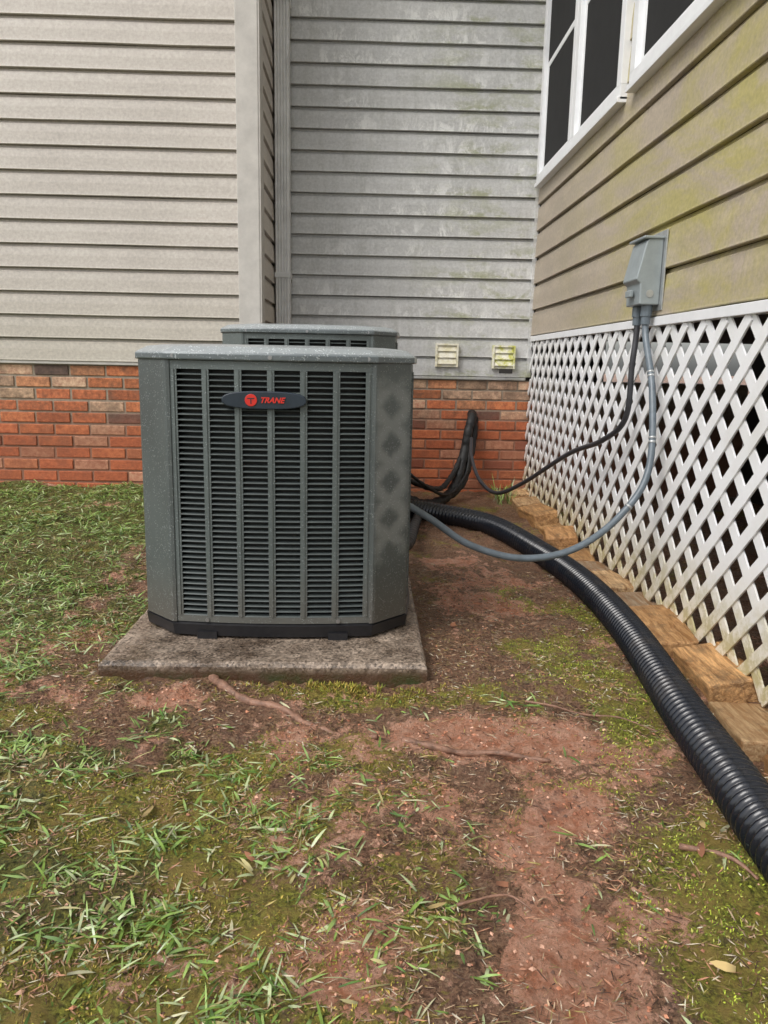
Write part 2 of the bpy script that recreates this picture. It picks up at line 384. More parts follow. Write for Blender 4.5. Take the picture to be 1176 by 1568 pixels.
def leafmat(name,rough=.45,spec=.5):
    m,nt,b=mat(name); a=N(nt,'ShaderNodeVertexColor'); a.layer_name='Col'
    setc(nt,b,a.outputs[0]); b.inputs['Roughness'].default_value=rough; b.inputs['Specular IOR Level'].default_value=spec
    tr=N(nt,'ShaderNodeBsdfTranslucent'); nt.links.new(a.outputs[0],tr.inputs[0]); ms=N(nt,'ShaderNodeMixShader'); ms.inputs[0].default_value=.25
    out=nt.nodes['Material Output']; nt.links.new(b.outputs[0],ms.inputs[1]); nt.links.new(tr.outputs[0],ms.inputs[2]); nt.links.new(ms.outputs[0],out.inputs[0])
    return m
def blades(name,x,y,L,W,rise,colr,m,lift=0.0,curl=.5,phi=None):
    n=len(x); z=zg(x,y)+lift
    if phi is None: phi=rng.uniform(0,2*np.pi,n)
    dx,dy=np.cos(phi),np.sin(phi); sx,sy=-dy,dx
    tw=rng.uniform(-.6,.6,n)
    ts=[0,.38,.74,1.0]; ws=[.7,1.0,.7,0]
    vs=[];
    ang=rise
    px=np.zeros(n);pz=np.zeros(n); prev=0
    for t,w in zip(ts,ws):
        d=(t-prev)*L; aa=ang-curl*t*1.6
        px=px+np.cos(aa)*d; pz=pz+np.sin(aa)*d; prev=t
        cx=x+dx*px; cy=y+dy*px; cz=np.maximum(z+pz,z+.001)
        if w>0:
            for s in(-1,1):
                vs.append(np.stack([cx+s*sx*W*w/2,cy+s*sy*W*w/2,cz+s*tw*W*w/2],-1))
        else: vs.append(np.stack([cx,cy,cz],-1))
    V=np.stack(vs,1).reshape(-1,3)
    o=np.arange(n)*7
    q=np.stack([np.stack([o,o+1,o+3,o+2],-1),np.stack([o+2,o+3,o+5,o+4],-1)],1).reshape(-1,4)
    t=np.stack([o+4,o+5,o+6],-1)
    loops=np.concatenate([q.ravel(),t.ravel()]).astype(np.int32)
    ls=np.concatenate([np.arange(len(q))*4,len(q)*4+np.arange(len(t))*3]).astype(np.int32)
    lt=np.concatenate([np.full(len(q),4),np.full(len(t),3)]).astype(np.int32)
    me=bpy.data.meshes.new(name); me.vertices.add(len(V)); me.vertices.foreach_set('co',V.ravel())
    me.loops.add(len(loops)); me.loops.foreach_set('vertex_index',loops)
    me.polygons.add(len(ls)); me.polygons.foreach_set('loop_start',ls); me.polygons.foreach_set('loop_total',lt)
    me.update(calc_edges=True)
    me.polygons.foreach_set('use_smooth',np.ones(len(ls),dtype=bool))
    ca=me.color_attributes.new('Col','FLOAT_COLOR','POINT')
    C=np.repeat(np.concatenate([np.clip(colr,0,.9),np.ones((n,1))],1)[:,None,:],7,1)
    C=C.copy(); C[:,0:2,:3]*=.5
    ca.data.foreach_set('color',C.astype(np.float32).ravel())
    me.materials.append(m); ob=bpy.data.objects.new(name,me); COL.objects.link(ob); return ob
M_grass=leafmat('grass_blade',.28,1.0); M_strawm=leafmat('straw',.7); M_mossm=leafmat('moss_leaf',.8)
def inside(x,y):
    ok=(x<.97)&~((x>-.78)&(x<.20)&(y>2.03)&(y<3.1))&~((x>-.76)&(x<.2)&(y>3.5))
    ok&=~((y>4.48)&(x<-.6))&(y<5.2)
    return ok
def palette(n,P,w):
    P=np.array(P); i=rng.choice(len(P),n,p=np.array(w)/sum(w)); return P[i]*rng.uniform(.65,1.3,(n,1))
def scatter(n,x0,x1,y0,y1,fn):
    x=rng.uniform(x0,x1,n); y=rng.uniform(y0,y1,n); p=fn(x,y); k=(rng.uniform(0,1,n)<p)&inside(x,y); return x[k],y[k]
GP=[(.26,.41,.085),(.37,.53,.15),(.14,.26,.055),(.58,.67,.36),(.52,.46,.21)]
def gfn(x,y):
    c,g,m=masks(x,y); cl=sst((fbm(x*8,y*8,77,4)-.43)/.17); ymix=sst((y-1.7)/.6)
    return np.clip(g*((.04+.96*cl)*(1-ymix)+ymix*(.35+.65*cl)),0,1)
xs,ys=scatter(165000,-3.4,.9,.55,4.6,gfn)
n=len(xs)
Lb=rng.uniform(.016,.052,n)
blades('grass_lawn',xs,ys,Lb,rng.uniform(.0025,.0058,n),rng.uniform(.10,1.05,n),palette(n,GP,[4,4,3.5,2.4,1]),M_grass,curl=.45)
cx,cy=scatter(2700,-1.1,.85,.6,2.0,lambda x,y:np.clip((.09+masks(x,y)[1]*.3+.30*np.exp(-((x-.02)/.35)**2-((y-1.25)/.4)**2)-masks(x,y)[0]*.16),0,1))
k=rng.integers(1,8,len(cx)); xs=np.repeat(cx,k)+rng.normal(0,.014,k.sum()); ys=np.repeat(cy,k)+rng.normal(0,.014,k.sum())
ok=inside(xs,ys); xs=xs[ok]; ys=ys[ok]; n=len(xs)
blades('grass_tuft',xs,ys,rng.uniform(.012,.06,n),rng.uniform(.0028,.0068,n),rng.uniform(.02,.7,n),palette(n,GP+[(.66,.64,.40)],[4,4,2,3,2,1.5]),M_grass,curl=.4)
def sfn(x,y):
    c,g,m=masks(x,y); return np.clip((.75-.4*c+.1*g)*(.15+1.6*sst((fbm(x*12,y*12,91,4)-.38)/.25)),0,1)
xs,ys=scatter(110000,-2.0,.98,.6,3.4,sfn); n=len(xs)
SP=[(.62,.45,.29),(.44,.26,.15),(.12,.065,.04),(.80,.70,.53),(.46,.37,.13),(.56,.28,.17)]
blades('straw_litter',xs,ys,rng.uniform(.005,.028,n),rng.uniform(.0009,.0027,n),rng.uniform(-.05,.4,n),palette(n,SP,[3,4,5,1.7,2,2.5]),M_strawm,lift=.002,curl=.1)
def mfn(x,y):
    c,g,m=masks(x,y); return np.clip(sst((m-.3)/.4)*sst((fbm(x*28,y*28,55,4)-.38)/.2),0,1)
xs,ys=scatter(170000,-1.4,.98,.6,3.2,mfn)
# mossy crust along the front edge of the pad
mx=rng.normal(-.05,.13,2600); my=2.045-np.abs(rng.normal(0,.028,2600)); kk=fbm(mx*30,my*30,8,2)>.42
xs=np.concatenate([xs,mx[kk]]); ys=np.concatenate([ys,my[kk]]); n=len(xs)
w=sst((xs-.3)/.3)[:,None]
ca=palette(n,[(.40,.39,.06),(.20,.24,.04),(.58,.44,.10),(.33,.22,.06)],[3,3,2.5,2]); cb=palette(n,[(.52,.62,.07),(.27,.36,.05),(.66,.68,.15),(.28,.23,.07)],[4,3,2,1])
Lm=rng.uniform(.003,.009,n); Lm[-kk.sum():]*=2.2
blades('moss_patch',xs,ys,Lm,rng.uniform(.0014,.003,n),rng.uniform(.2,1.5,n),ca*(1-w)+cb*w,M_mossm,curl=.2)
lx=np.array([.72,.66,.70,-.2,.25,.12,.6,-.45,.30,.45]);ly=np.array([1.02,1.33,1.42,1.3,1.25,1.18,1.05,1.45,2.5,2.8])
blades('fallen_leaf',lx,ly,rng.uniform(.03,.055,10),rng.uniform(.010,.018,10),rng.uniform(.0,.25,10),palette(10,[(.50,.22,.12),(.62,.46,.2),(.32,.18,.10)],[1,1,1]),M_strawm,lift=.008,curl=.1)
xs,ys=scatter(14000,-1.0,.95,.65,3.2,lambda x,y:np.clip(masks(x,y)[0]*.8+.1,0,1)); zs_=zg(xs,ys)
mb=MB()
for i in range(len(xs)):
    r=random.uniform(.0012,.005)*random.uniform(.6,1.3); c0=Vector((xs[i],ys[i],zs_[i]+r*.3))
    dirs=[Vector((1,0,0)),Vector((0,1,0)),Vector((-1,0,0)),Vector((0,-1,0))]; an=random.uniform(0,3); ro=Matrix.Rotation(an,3,'Z')
    V=[c0+ro@(d*r*random.uniform(.7,1.5)) for d in dirs]+[c0+Vector((random.uniform(-.3,.3)*r,random.uniform(-.3,.3)*r,r*.8))]
    kk=random.uniform(.5,1.2); cc=random.choice([(.74,.34,.20),(.55,.23,.13),(.22,.12,.08),(.80,.48,.33)])
    mb.add(V,[(0,1,4),(1,2,4),(2,3,4),(3,0,4)],0,(cc[0]*kk,cc[1]*kk,cc[2]*kk,1))
mb.obj('clay_crumbs',M_strawm)
xs=rng.normal(.90,.03,50); ys=rng.normal(4.95,.08,50); 
blades('weed_tuft',xs,ys,rng.uniform(.08,.2,50),rng.uniform(.004,.008,50),rng.uniform(.9,1.5,50),palette(50,GP,[3,2,4,1,1]),M_grass,curl=.3)

def gv(x,y,dz=0): return Vector((x,y,float(zg(np.array([x]),np.array([y]),False)[0])+dz))
def root(name,pts,r,dz=.004):
    P,_=resample(catmull([gv(x,y,dz) for x,y in pts],10),.012); n=len(P)
    for i,p in enumerate(P): p.x+=random.uniform(-.002,.002); p.z+=.006*math.sin(i*.35)*math.sin(i*.11)
    mb=MB(); sweep(mb,P,lambda i:r*(1-.5*i/n)*(1+.25*math.sin(i*1.3)*math.sin(i*.4)),8); return mb.obj(name,M_bark,smooth=True)
root('tree_root',[(-.43,2.07),(-.38,2.0),(-.30,1.94),(-.2,1.90),(-.14,1.84),(-.06,1.80),(.04,1.775)],.0135,.002)
root('tree_root',[(.10,1.755),(.2,1.725),(.30,1.72),(.38,1.70),(.45,1.68)],.010,.005)
root('fallen_stick',[(.44,1.94),(.55,1.90),(.66,1.87),(.76,1.81)],.003,.014)
root('fallen_stick',[(.17,1.18),(.26,1.2),(.30,1.17)],.003,.012)
root('fallen_stick',[(.62,1.33),(.70,1.29),(.73,1.24)],.006,.01)

# ------------------------------------------------------------------ house
house=empty('siding_house')
YL,YM,XR,XC=4.5,5.25,1.10,-.62
def siding(name,p0,along,out,length,z0,z1,e,m,depth=.016):
    al=Vector(along); o=Vector(out); p0=Vector(p0); V=[];Fc=[]
    z=z0; NS=max(2,int(length/.35))
    while z<z1:
        prof=[(z-.002,-.004),(z-.002,depth-.001),(z+.001,depth+.001),(z+.007,depth),(z+e*.5,depth-.002),(z+e-.024,depth-.006),(z+e-.016,.0),(z+e-.003,-.004)]
        b0=len(V); k=len(prof); sag=[random.uniform(-.0014,.0014) for _ in range(NS+1)]; ow=[random.uniform(-.0012,.0012) for _ in range(NS+1)]
        for j in range(NS+1):
            s=length*j/NS
            for (zz,oo) in prof:
                q=p0+al*s+o*(oo+ow[j]); V.append((q.x,q.y,zz+sag[j]))
        for j in range(NS):
            for i in range(k-1):
                a_=b0+j*k+i; Fc.append((a_,a_+k,a_+k+1,a_+1))
        z+=e
    return new_mesh_obj(name,V,Fc,m,house)
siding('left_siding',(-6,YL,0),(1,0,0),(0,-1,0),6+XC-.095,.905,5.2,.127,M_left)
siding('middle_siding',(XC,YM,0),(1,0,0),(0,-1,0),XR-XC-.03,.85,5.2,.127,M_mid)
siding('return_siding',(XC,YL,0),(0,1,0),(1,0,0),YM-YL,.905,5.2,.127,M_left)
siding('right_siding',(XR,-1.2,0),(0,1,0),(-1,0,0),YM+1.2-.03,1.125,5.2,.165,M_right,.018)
mb=MB()
mb.box(-6,XC-.006,YL+.012,9,-.4,5.2,0); mb.box(XC-.01,XR+.5,YM+.012,9,-.4,5.2,0)
mb.box(XR+.012,XR+.15,-1.2,YM+.3,1.10,5.2,0); mb.box(XR+.15,5,-1.2,YM+.02,1.10,1.3,0)
mb.obj('wall_core',M_shadow,house)
mb=MB(); mb.box(2.6,2.7,-1.2,YM,-.2,1.1,0); mb.box(XR+.05,2.6,-1.2,-1.1,-.2,1.1,0); mb.obj('crawlspace_wall',M_shadow,house)
mb=MB()
mb.box(XC-.108,XC+.012,YL-.022,YL+.02,.895,5.2,0); mb.box(XC-.01,XC+.022,YL-.018,YL+.11,.895,5.2,0)
mb.box(-6,XC-.11,YL-.012,YL+.01,.885,.903,0)
mb.obj('corner_trim',M_trimL,house,bevel=.003)
mb=MB(); mb.box(XR-.034,XR-.004,YM-.03,YM+.01,.85,5.2,0); mb.box(XC+.02,XR-.036,YM-.016,YM+.01,.828,.846,0)
mb.obj('inside_corner_trim',M_mid,house,bevel=.003)
mb=MB(); mb.box(XR-.024,XR+.02,-1.2,YM-.04,1.085,1.118,0); mb.obj('starter_trim',M_white,house,bevel=.002)
def bricks(name,p0,along,out,length,ztop,n):
    al=Vector(along);o=Vector(out);p0=Vector(p0);mb=MB(); c=.0677
    pal=[(.48,.21,.10),(.58,.37,.24),(.13,.08,.06),(.50,.15,.06),(.46,.30,.19),(.55,.18,.07)]
    for r in range(n):
        zc=ztop-c*(r+.5); s=-(r%2)*.102+random.uniform(-.004,.004)
        while s<length:
            a0=max(0,s+.005); a1=min(length,s+.199)
            if a1-a0>.02:
                hi=max(0,1-r/5)
                w=[3,2+4*hi,2.0,3,2+hi*3,3+2*(1-hi)]; col=random.choices(pal,w)[0]; k=random.uniform(.65,1.2)
                col=tuple(q*k for q in col)+(1,)
                cc=p0+al*((a0+a1)/2)+o*random.uniform(-.003,.002); cc.z=zc+random.uniform(-.001,.001)
                mb.obox(cc,al,o,Vector((0,0,1)),(a1-a0)/2-random.uniform(0,.002),.02,.0285-random.uniform(0,.0015),0,col)
            s+=.2045
    mb.obj(name,M_brick,house,bevel=.004,seg=2)
bricks('left_bricks',(-6,YL+.024,0),(1,0,0),(0,-1,0),6+XC,.885,14)
bricks('return_bricks',(XC-.024,YL,0),(0,1,0),(1,0,0),.75,.885,14)
bricks('middle_bricks',(XC,YM+.024,0),(1,0,0),(0,-1,0),XR-XC+.03,.826,14)
mb=MB(); mb.box(-6,XC-.0105,YL+.010,YL+.2,-.3,.885,0); mb.box(XC-.02,XC-.0095,YL+.011,YM,-.3,.885); mb.box(XC,XR+1.5,YM+.0105,YM+.3,-.3,.826,0); mb.obj('mortar',M_mortar,house)
def window(y0,y1,z0,z1):
    mb=MB(); xo=XR-.045; w=.06
    mb.box(xo,XR+.03,y0,y1,z0,z0+w,0); mb.box(xo,XR+.03,y0,y1,z1-w,z1,0)
    mb.box(xo,XR+.03,y0,y0+w,z0+w,z1-w,0); mb.box(xo,XR+.03,y1-w,y1,z0+w,z1-w,0)
    mb.box(xo-.012,XR,y0-.0,y1+.0,z0-.012,z0+.012,0)
    zm=z0+.70; a0,a1=y0+w,y1-w; s=.034
    for (q0,q1,x0) in((z0+w,zm,xo+.022),(zm-.02,z1-w,xo+.034)):
        mb.box(x0,x0+.02,a0,a1,q0,q0+s,0); mb.box(x0,x0+.02,a0,a1,q1-s,q1,0); mb.box(x0,x0+.02,a0,a0+s,q0+s,q1-s,0); mb.box(x0,x0+.02,a1-s,a1,q0+s,q1-s,0)
    mb.box(xo+.030,xo+.034,a0+s,a1-s,z0+w+s,zm-s,2)
    mb.box(xo+.046,xo+.050,a0+s,a1-s,zm-.02+s,z1-w-s,1)
    mb.obj('window',[M_white,M_glass,M_screen],house,bevel=.002)
ws=[(4.36,5.19),(3.53,4.355),(2.58,3.42),(1.735,2.575),(.2,1.04)]
for a0,a1 in ws: window(a0,a1,2.05,3.62)
mb=MB()
for a0,a1 in ws: mb.box(XR-.0205,XR+.01,a0+.02,a1-.02,2.08,3.6,0)
mb.obj('window_pocket',M_dark,house)
mb=MB(); mb.box(-6.3,XR+.3,YL-.35,9.3,5.2,5.32,0); mb.box(XR-.3,5.3,-1.5,9.2,5.325,5.44,0); mb.obj('soffit',M_white,house)
mb=MB(); mb.add([(-6.4,YL-.45,5.45),(XR+.5,YL-.45,5.45),(XR+.5,7.2,7.4),(-6.4,7.2,7.4),(-6.4,10,5.45),(XR+.5,10,5.45)],[(0,1,2,3),(3,2,5,4),(0,3,4),(1,5,2)])
mb.add([(XR-.4,-1.6,5.46),(5.4,-1.6,5.46),(3.2,-1.6,7.2),(XR-.4,9,5.46),(5.4,9,5.46),(3.2,9,7.2)],[(0,2,5,3),(2,1,4,5),(0,1,2),(3,5,4)]); mb.obj('roof',M_roof,house)

# downspout
ds=MB(); 
x0,x1,y0,y1=XC+.024,XC+.114,YM-.135,YM-.045
prof=[(x0,y1),(x0,y0+.006)]
nr=9
for i in range(nr+1):
    xx=x0+.004+(x1-x0-.008)*i/nr; prof.append((xx,y0+(.008 if i%2 else 0)))
prof+=[(x1,y0+.006),(x1,y1)]
V=[];Fc=[]
for zz in(.16,5.2):
    for p in prof: V.append((p[0],p[1],zz))
k=len(prof)
for i in range(k): Fc.append((i,(i+1)%k,k+(i+1)%k,k+i))
Fc.append(tuple(range(k))); Fc.append(tuple(range(2*k-1,k-1,-1))); ds.add(V,Fc)
for zz in(1.45,3.05): ds.box(x0-.006,x1+.006,y0-.004,YM-.016,zz,zz+.03)
ds.obj('downspout',M_down)

def vent(xc,zc,hood):
    mb=MB(); s=.076; yb=YM-.016
    mb.box(xc-s,xc+s,yb-.02,yb-.0,zc-s,zc+s,0)
    for i in range(3):
        z0=zc-s+.016+i*.042
        V=[(xc-s+.014,yb-.021,z0+.040),(xc+s-.014,yb-.021,z0+.040),(xc+s-.014,yb-.032,z0+.004),(xc-s+.014,yb-.032,z0+.004),
           (xc-s+.014,yb-.021,z0+.033),(xc+s-.014,yb-.021,z0+.033),(xc+s-.014,yb-.030,z0),(xc-s+.014,yb-.030,z0)]
        mb.add(V,[(0,1,2,3),(7,6,5,4),(3,2,6,7),(0,3,7,4),(1,5,6,2)],0)
    mb.box(xc-s,xc-s+.013,yb-.036,yb-.021,zc-s,zc+s,0); mb.box(xc+s-.013,xc+s,yb-.036,yb-.021,zc-s,zc+s,0); mb.box(xc-s+.0135,xc+s-.0135,yb-.036,yb-.021,zc+s-.012,zc+s,0)
    if hood: mb.box(xc-.03,xc+.055,yb-.07,yb-.0425,zc-s-.03,zc-s+.0,1)
    m,nt,b=mat('vent_plastic_%d'%hood); v=coords(nt)
    setc(nt,b,mix(nt,ramp(nt,noise(nt,22,4,.7,v),[(.42,0.),(.60,1.)]),(.86,.83,.70),(.56,.56,.11) if hood else (.72,.67,.45)))
    return mb.obj('exhaust_vent',[m,M_shadow],bevel=.002)
vent(.525,.985,0); vent(.905,.98,1)

# ------------------------------------------------------------------ lattice
mb=MB(); ya,yb_,za,zb=-1.15,YM-.01,.045,1.083; per=.148; hw=.0195
for layer,sg in((0,1),(1,-1)):
    xc=XR-.006-(.0065 if layer else 0)
    c=ya-1.2
    while c<yb_+1.2:
        lo,hi=0,zb-za
        if sg>0: lo=max(lo,ya-c); hi=min(hi,yb_-c)
        else: lo=max(lo,c-yb_); hi=min(hi,c-ya)
        if hi-lo>.01:
            p=Vector((xc,c+sg*lo,za+lo)); q=Vector((xc,c+sg*hi,za+hi)); mid=(p+q)/2; ax=(q-p).normalized(); az=Vector((1,0,0)).cross(ax)
            mb.obox(mid+Vector((random.uniform(-.0006,.0006),0,0)),ax,az,Vector((1,0,0)),(q-p).length/2,hw,.003)
        c+=per
mb.obj('lattice_panel',M_lat)
mb=MB(); y=-1.1
while y<5.15:
    L=random.uniform(.20,.40); L=min(L,5.2-y)
    an=random.uniform(-.2,.2); ax=Vector((math.cos(an),math.sin(an),0)); ay=Vector((-math.sin(an),math.cos(an),0))
    k=random.uniform(.65,1.15); col=random.choice([(.76,.44,.19),(.70,.38,.16),(.40,.32,.23),(.76,.52,.28)])
    z1=.062+random.uniform(-.03,.022)+ .05*max(0,(y-3.2)/2)
    tilt=random.uniform(-.07,.07); az=(Vector((0,0,1))+ay*tilt+ax*random.uniform(-.2,.02)).normalized(); ax=ay.cross(az).normalized(); ay=az.cross(ax)
    mb.obox((1.042+random.uniform(-.04,.02),y+L/2,z1-.055),ax,ay,az,.078,L/2-.019,.055,0,(col[0]*k,col[1]*k,col[2]*k,1)); y+=L
mb.obj('timber_edging',M_wood,bevel=.007,seg=2)

# ------------------------------------------------------------------ condenser units
def condenser(name,cx,cy,Hx,Hy,zb_,zt,post_mat,badge):
    P=empty(name); c=.11; bow=.022
    def ring(off,z,ch=0,inset_bow=1.0):
        pts=[]; cc=c+ch
        for side in range(4):
            h,w=(Hy,Hx) if side%2==0 else (Hx,Hy)
            a_=w+off-cc
            for i in range(13):
                s=-a_+2*a_*i/12; o=h+off+bow*inset_bow*(1-(s/a_)**2)
                pts.append((s,o,side))
        out=[]
        for s,o,side in pts:
            if side==0: q=(s,-o)
            elif side==1: q=(o,s)
            elif side==2: q=(-s,o)
            else: q=(-o,-s)
            out.append((cx+q[0],cy+q[1],z))
        return out
    def stack(mb,rings,mi=0,cap=True):
        n=len(rings[0]); V=[p for r in rings for p in r]; Fc=[]
        for j in range(len(rings)-1):
            for i in range(n): Fc.append((j*n+i,j*n+(i+1)%n,(j+1)*n+(i+1)%n,(j+1)*n+i))
        if cap: Fc.append(tuple(range(n-1,-1,-1))); Fc.append(tuple((len(rings)-1)*n+i for i in range(n)))
        mb.add(V,Fc,mi)
    zs=zt-.045
    zp=zb_+.045
    mb=MB(); stack(mb,[ring(-.03,zb_),ring(.002,zb_+.006),ring(.006,zp-.004),ring(-.004,zp)])
    for sx in(-1,1):
        for sy in(-1,1): mb.box(cx+sx*.2-.03,cx+sx*.2+.03,cy+sy*(Hy+.012)-.012,cy+sy*(Hy+.012)+.012,zb_-.003,zb_+.02)
    mb.obj('base_pan',M_blackpl,P)
    mb=MB(); stack(mb,[ring(-.032,zp-.01),ring(-.032,zs+.01)]); mb.obj('coil',M_coil,P)
    mb=MB(); stack(mb,[ring(-.01,zs-.002),ring(.008,zs),ring(.010,zs+.003),ring(.010,zs+.017),ring(.006,zs+.023),ring(-.02,zs+.039),ring(-.05,zs+.044),ring(-.085,zs+.047),ring(-.09,zs+.030)],cap=False)
    lid=mb.obj('lid',M_aclid,P,bevel=.003,seg=2)
    mb=MB(); mb.add(ring(-.08,zs+.031),[tuple(range(52))]); mb.obj('lid_well',M_coil,P)
    mb=MB()
    for r in np.arange(.05,min(Hx,Hy)-.10,.018):
        n=40; pts=[Vector((cx+r*math.cos(t*2*math.pi/n),cy+r*math.sin(t*2*math.pi/n),zs+.040)) for t in range(n+1)]; sweep(mb,pts,.0018,5,cap=False)
    for t in range(8):
        a_=t*math.pi/4; sweep(mb,[Vector((cx+.03*math.cos(a_),cy+.03*math.sin(a_),zs+.038)),Vector((cx+(min(Hx,Hy)-.09)*math.cos(a_),cy+(min(Hx,Hy)-.09)*math.sin(a_),zs+.038))],.003,6)
    mb.obj('fan_guard',M_blackpl,P,smooth=True)
    def place(side,s,o,z):
        if side==0: q=(s,-o)
        elif side==1: q=(o,s)
        elif side==2: q=(-s,o)
        else: q=(-o,-s)
        return (cx+q[0],cy+q[1],z)
    mb=MB()
    for side in range(4):
        h,w=(Hy,Hx) if side%2==0 else (Hx,Hy); h2,w2=(w,h)
        a_=w-c
        p=[(a_-.006,h-.012),(a_-.006,h+.0025),(a_+.004,h+.003),(a_+.012,h-.002)]
        A=[place(side,s,o,0) for s,o in p]
        a2=w2-c
        Bp=[(-a2-.012,h2-.002),(-a2-.004,h2+.003),(-a2+.006,h2+.0025),(-a2+.006,h2-.012)]
        B=[place((side+1)%4,s,o,0) for s,o in Bp]
        L=A+B; V=[];Fc=[]
        for zz in(zp+.001,zs-.001):
            V+=[(q[0],q[1],zz) for q in L]
        k=len(L)
        for i in range(k-1): Fc.append((i,i+1,k+i+1,k+i))
        mb.add(V,Fc)
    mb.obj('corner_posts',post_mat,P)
    mb=MB(); zl0,zl1=zp+.022,zs-.026; pitch=.0163; nrow=int((zl1-zl0)/pitch); pitch=(zl1-zl0)/nrow
    for side in range(4):
        h,w=(Hy,Hx) if side%2==0 else (Hx,Hy); a_=w-c-.006
        def O(s): return h-.002+bow*max(0,1-(s/(w-c))**2)
        def strip(s0,s1,z0,z1,off=0):
            n=max(1,int((s1-s0)/.03)); V=[];Fc=[]
            for i in range(n+1):
                s=s0+(s1-s0)*i/n
                for zz,oo in((z0,-.010),(z0,0),(z1,0),(z1,-.010)): V.append(place(side,s,O(s)+oo+off,zz))
            for i in range(n):
                for j in range(3): Fc.append((4*i+j,4*i+4+j,4*i+5+j,4*i+1+j))
            Fc.append((0,1,2,3)); Fc.append((4*n+3,4*n+2,4*n+1,4*n)); mb.add(V,Fc)
        strip(-a_,a_,zp+.002,zl0,.0); strip(-a_,a_,zl1,zs-.002,.0)
        nc=6; rib=.0205; cw=(2*a_-rib*(nc+1))/nc
        for k in range(nc+1):
            s0=-a_+k*(cw+rib)
            strip(s0,s0+rib,zl0+.0005,zl1-.0005,.0)
            strip(s0+rib*.35,s0+rib*.65,zl0+.0006,zl1-.0006,.003)
        for k in range(nc):
            s0=-a_+rib+k*(cw+rib); s1=s0+cw; sm=(s0+s1)/2
            for r in range(nrow):
                z=zl0+r*pitch
                V=[]
                for s in(s0,sm,s1):
                    V+= [place(side,s,O(s)-.002,z+.0030),place(side,s,O(s)+.0006,z+.0006),place(side,s,O(s)-.001,z-.0008),place(side,s,O(s)-.016,z+.0060)]
                Fc=[]
                for i in(0,1):
                    b0=4*i
                    Fc+=[(b0+0,b0+1,b0+5,b0+4)[::-1],(b0+1,b0+2,b0+6,b0+5)[::-1],(b0+3,b0+0,b0+4,b0+7)[::-1]]
                mb.add(V,Fc,1)
    mb.obj('louver_panels',[M_ac,M_acslat],P)
    mb=MB()
    for s,o,z in((0,Hy+.034,zs+.010),(-Hx+.13,Hy+.014,zs+.011),(Hx-.13,Hy+.014,zs+.011),(-.2,Hy+.015,zp+.01),(.2,Hy+.015,zp+.01)):
        sweep(mb,[Vector(place(0,s,o-.01,z)),Vector(place(0,s,o,z))],.0065,10)
    mb.obj('screws',M_screw,P)
    if badge:
        yf=cy-Hy-bow; bx=cx-.018; bz=.816
        out=[]; n=40; w,hh=.122,.026
        for i in range(n):
            t=2*math.pi*i/n; cs,sn=math.cos(t),math.sin(t)
            out.append((bx+w*math.copysign(abs(cs)**.55,cs),bz+hh*math.copysign(abs(sn)**.75,sn)*(1-.10*abs(cs))))
        def pl(pts,y0,y1,nm,m,bev=.003):
            k=len(pts); V=[(p[0],y0,p[1]) for p in pts]+[(p[0],y1,p[1]) for p in pts]
            Fc=[tuple(range(k)),tuple(range(2*k-1,k-1,-1))]+[(i,k+i,k+(i+1)%k,(i+1)%k) for i in range(k)]
            q=MB(); q.add(V,Fc); return q.obj(nm,m,P,bevel=bev)
        pl(out,yf-.012,yf+.004,'badge',M_badge)
        pl([(bx-.037+.0175*math.cos(t*math.pi/16),bz+.0175*math.sin(t*math.pi/16)) for t in range(32)],yf-.015,yf-.009,'badge_disc',M_red,.001)
        q=MB(); q.box(bx-.047,bx-.027,yf-.016,yf-.0145,bz+.004,bz+.0065); q.box(bx-.0384,bx-.0356,yf-.016,yf-.0145,bz-.010,bz+.0035); q.obj('badge_mark',M_badge,P)
        cu=bpy.data.curves.new('t','FONT'); cu.body='TRANE'; cu.size=.022; cu.shear=.35; cu.extrude=.001; cu.offset=.0007; cu.align_x='LEFT'; cu.align_y='CENTER'
        to=bpy.data.objects.new('t',cu); COL.objects.link(to); bpy.context.view_layer.update()
        me=bpy.data.meshes.new_from_object(to.evaluated_get(bpy.context.evaluated_depsgraph_get())); bpy.data.objects.remove(to)
        me.materials.clear(); me.materials.append(M_red)
        lo=bpy.data.objects.new('badge_lettering',me); COL.objects.link(lo); lo.parent=P; lo.rotation_euler=(math.pi/2,0,0); lo.location=(bx-.012,yf-.0135,bz)
    return P
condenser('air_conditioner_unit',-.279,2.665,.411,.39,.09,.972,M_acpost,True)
condenser('air_conditioner_unit',-.285,4.075,.415,.36,.14,1.10,M_ac,False)
def pad(x0,x1,y0,y1,z0,z1):
    # slab with slightly chipped, uneven edges
    n=28; V=[];Fc=[]; per_=[]
    for i in range(n): per_.append((x0+(x1-x0)*i/n,y0))
    for i in range(n): per_.append((x1,y0+(y1-y0)*i/n))
    for i in range(n): per_.append((x1-(x1-x0)*i/n,y1))
    for i in range(n): per_.append((x0,y1-(y1-y0)*i/n))
    k=len(per_); cx_,cy_=(x0+x1)/2,(y0+y1)/2
    rings=[(0,z0),(0,z1-.012),(-.004,z1-.004),(-.013,z1)]
    for off,z in rings:
        for (x,y) in per_:
            j=random.uniform(-.0016,.0016); sx=1 if x>cx_ else -1; sy=1 if y>cy_ else -1
            V.append((x+(off+j)*sx*(abs(x-cx_)>(x1-x0)*.49),y+(off+j)*sy*(abs(y-cy_)>(y1-y0)*.49),z+(random.uniform(-.0015,.001) if z>z0 and z<z1 else 0)))
    for r in range(3):
        for i in range(k): Fc.append((r*k+i,r*k+(i+1)%k,(r+1)*k+(i+1)%k,(r+1)*k+i))
    Fc.append(tuple(3*k+i for i in range(k)))
    mb=MB(); mb.add(V,Fc); return mb.obj('concrete_pad',M_pad)
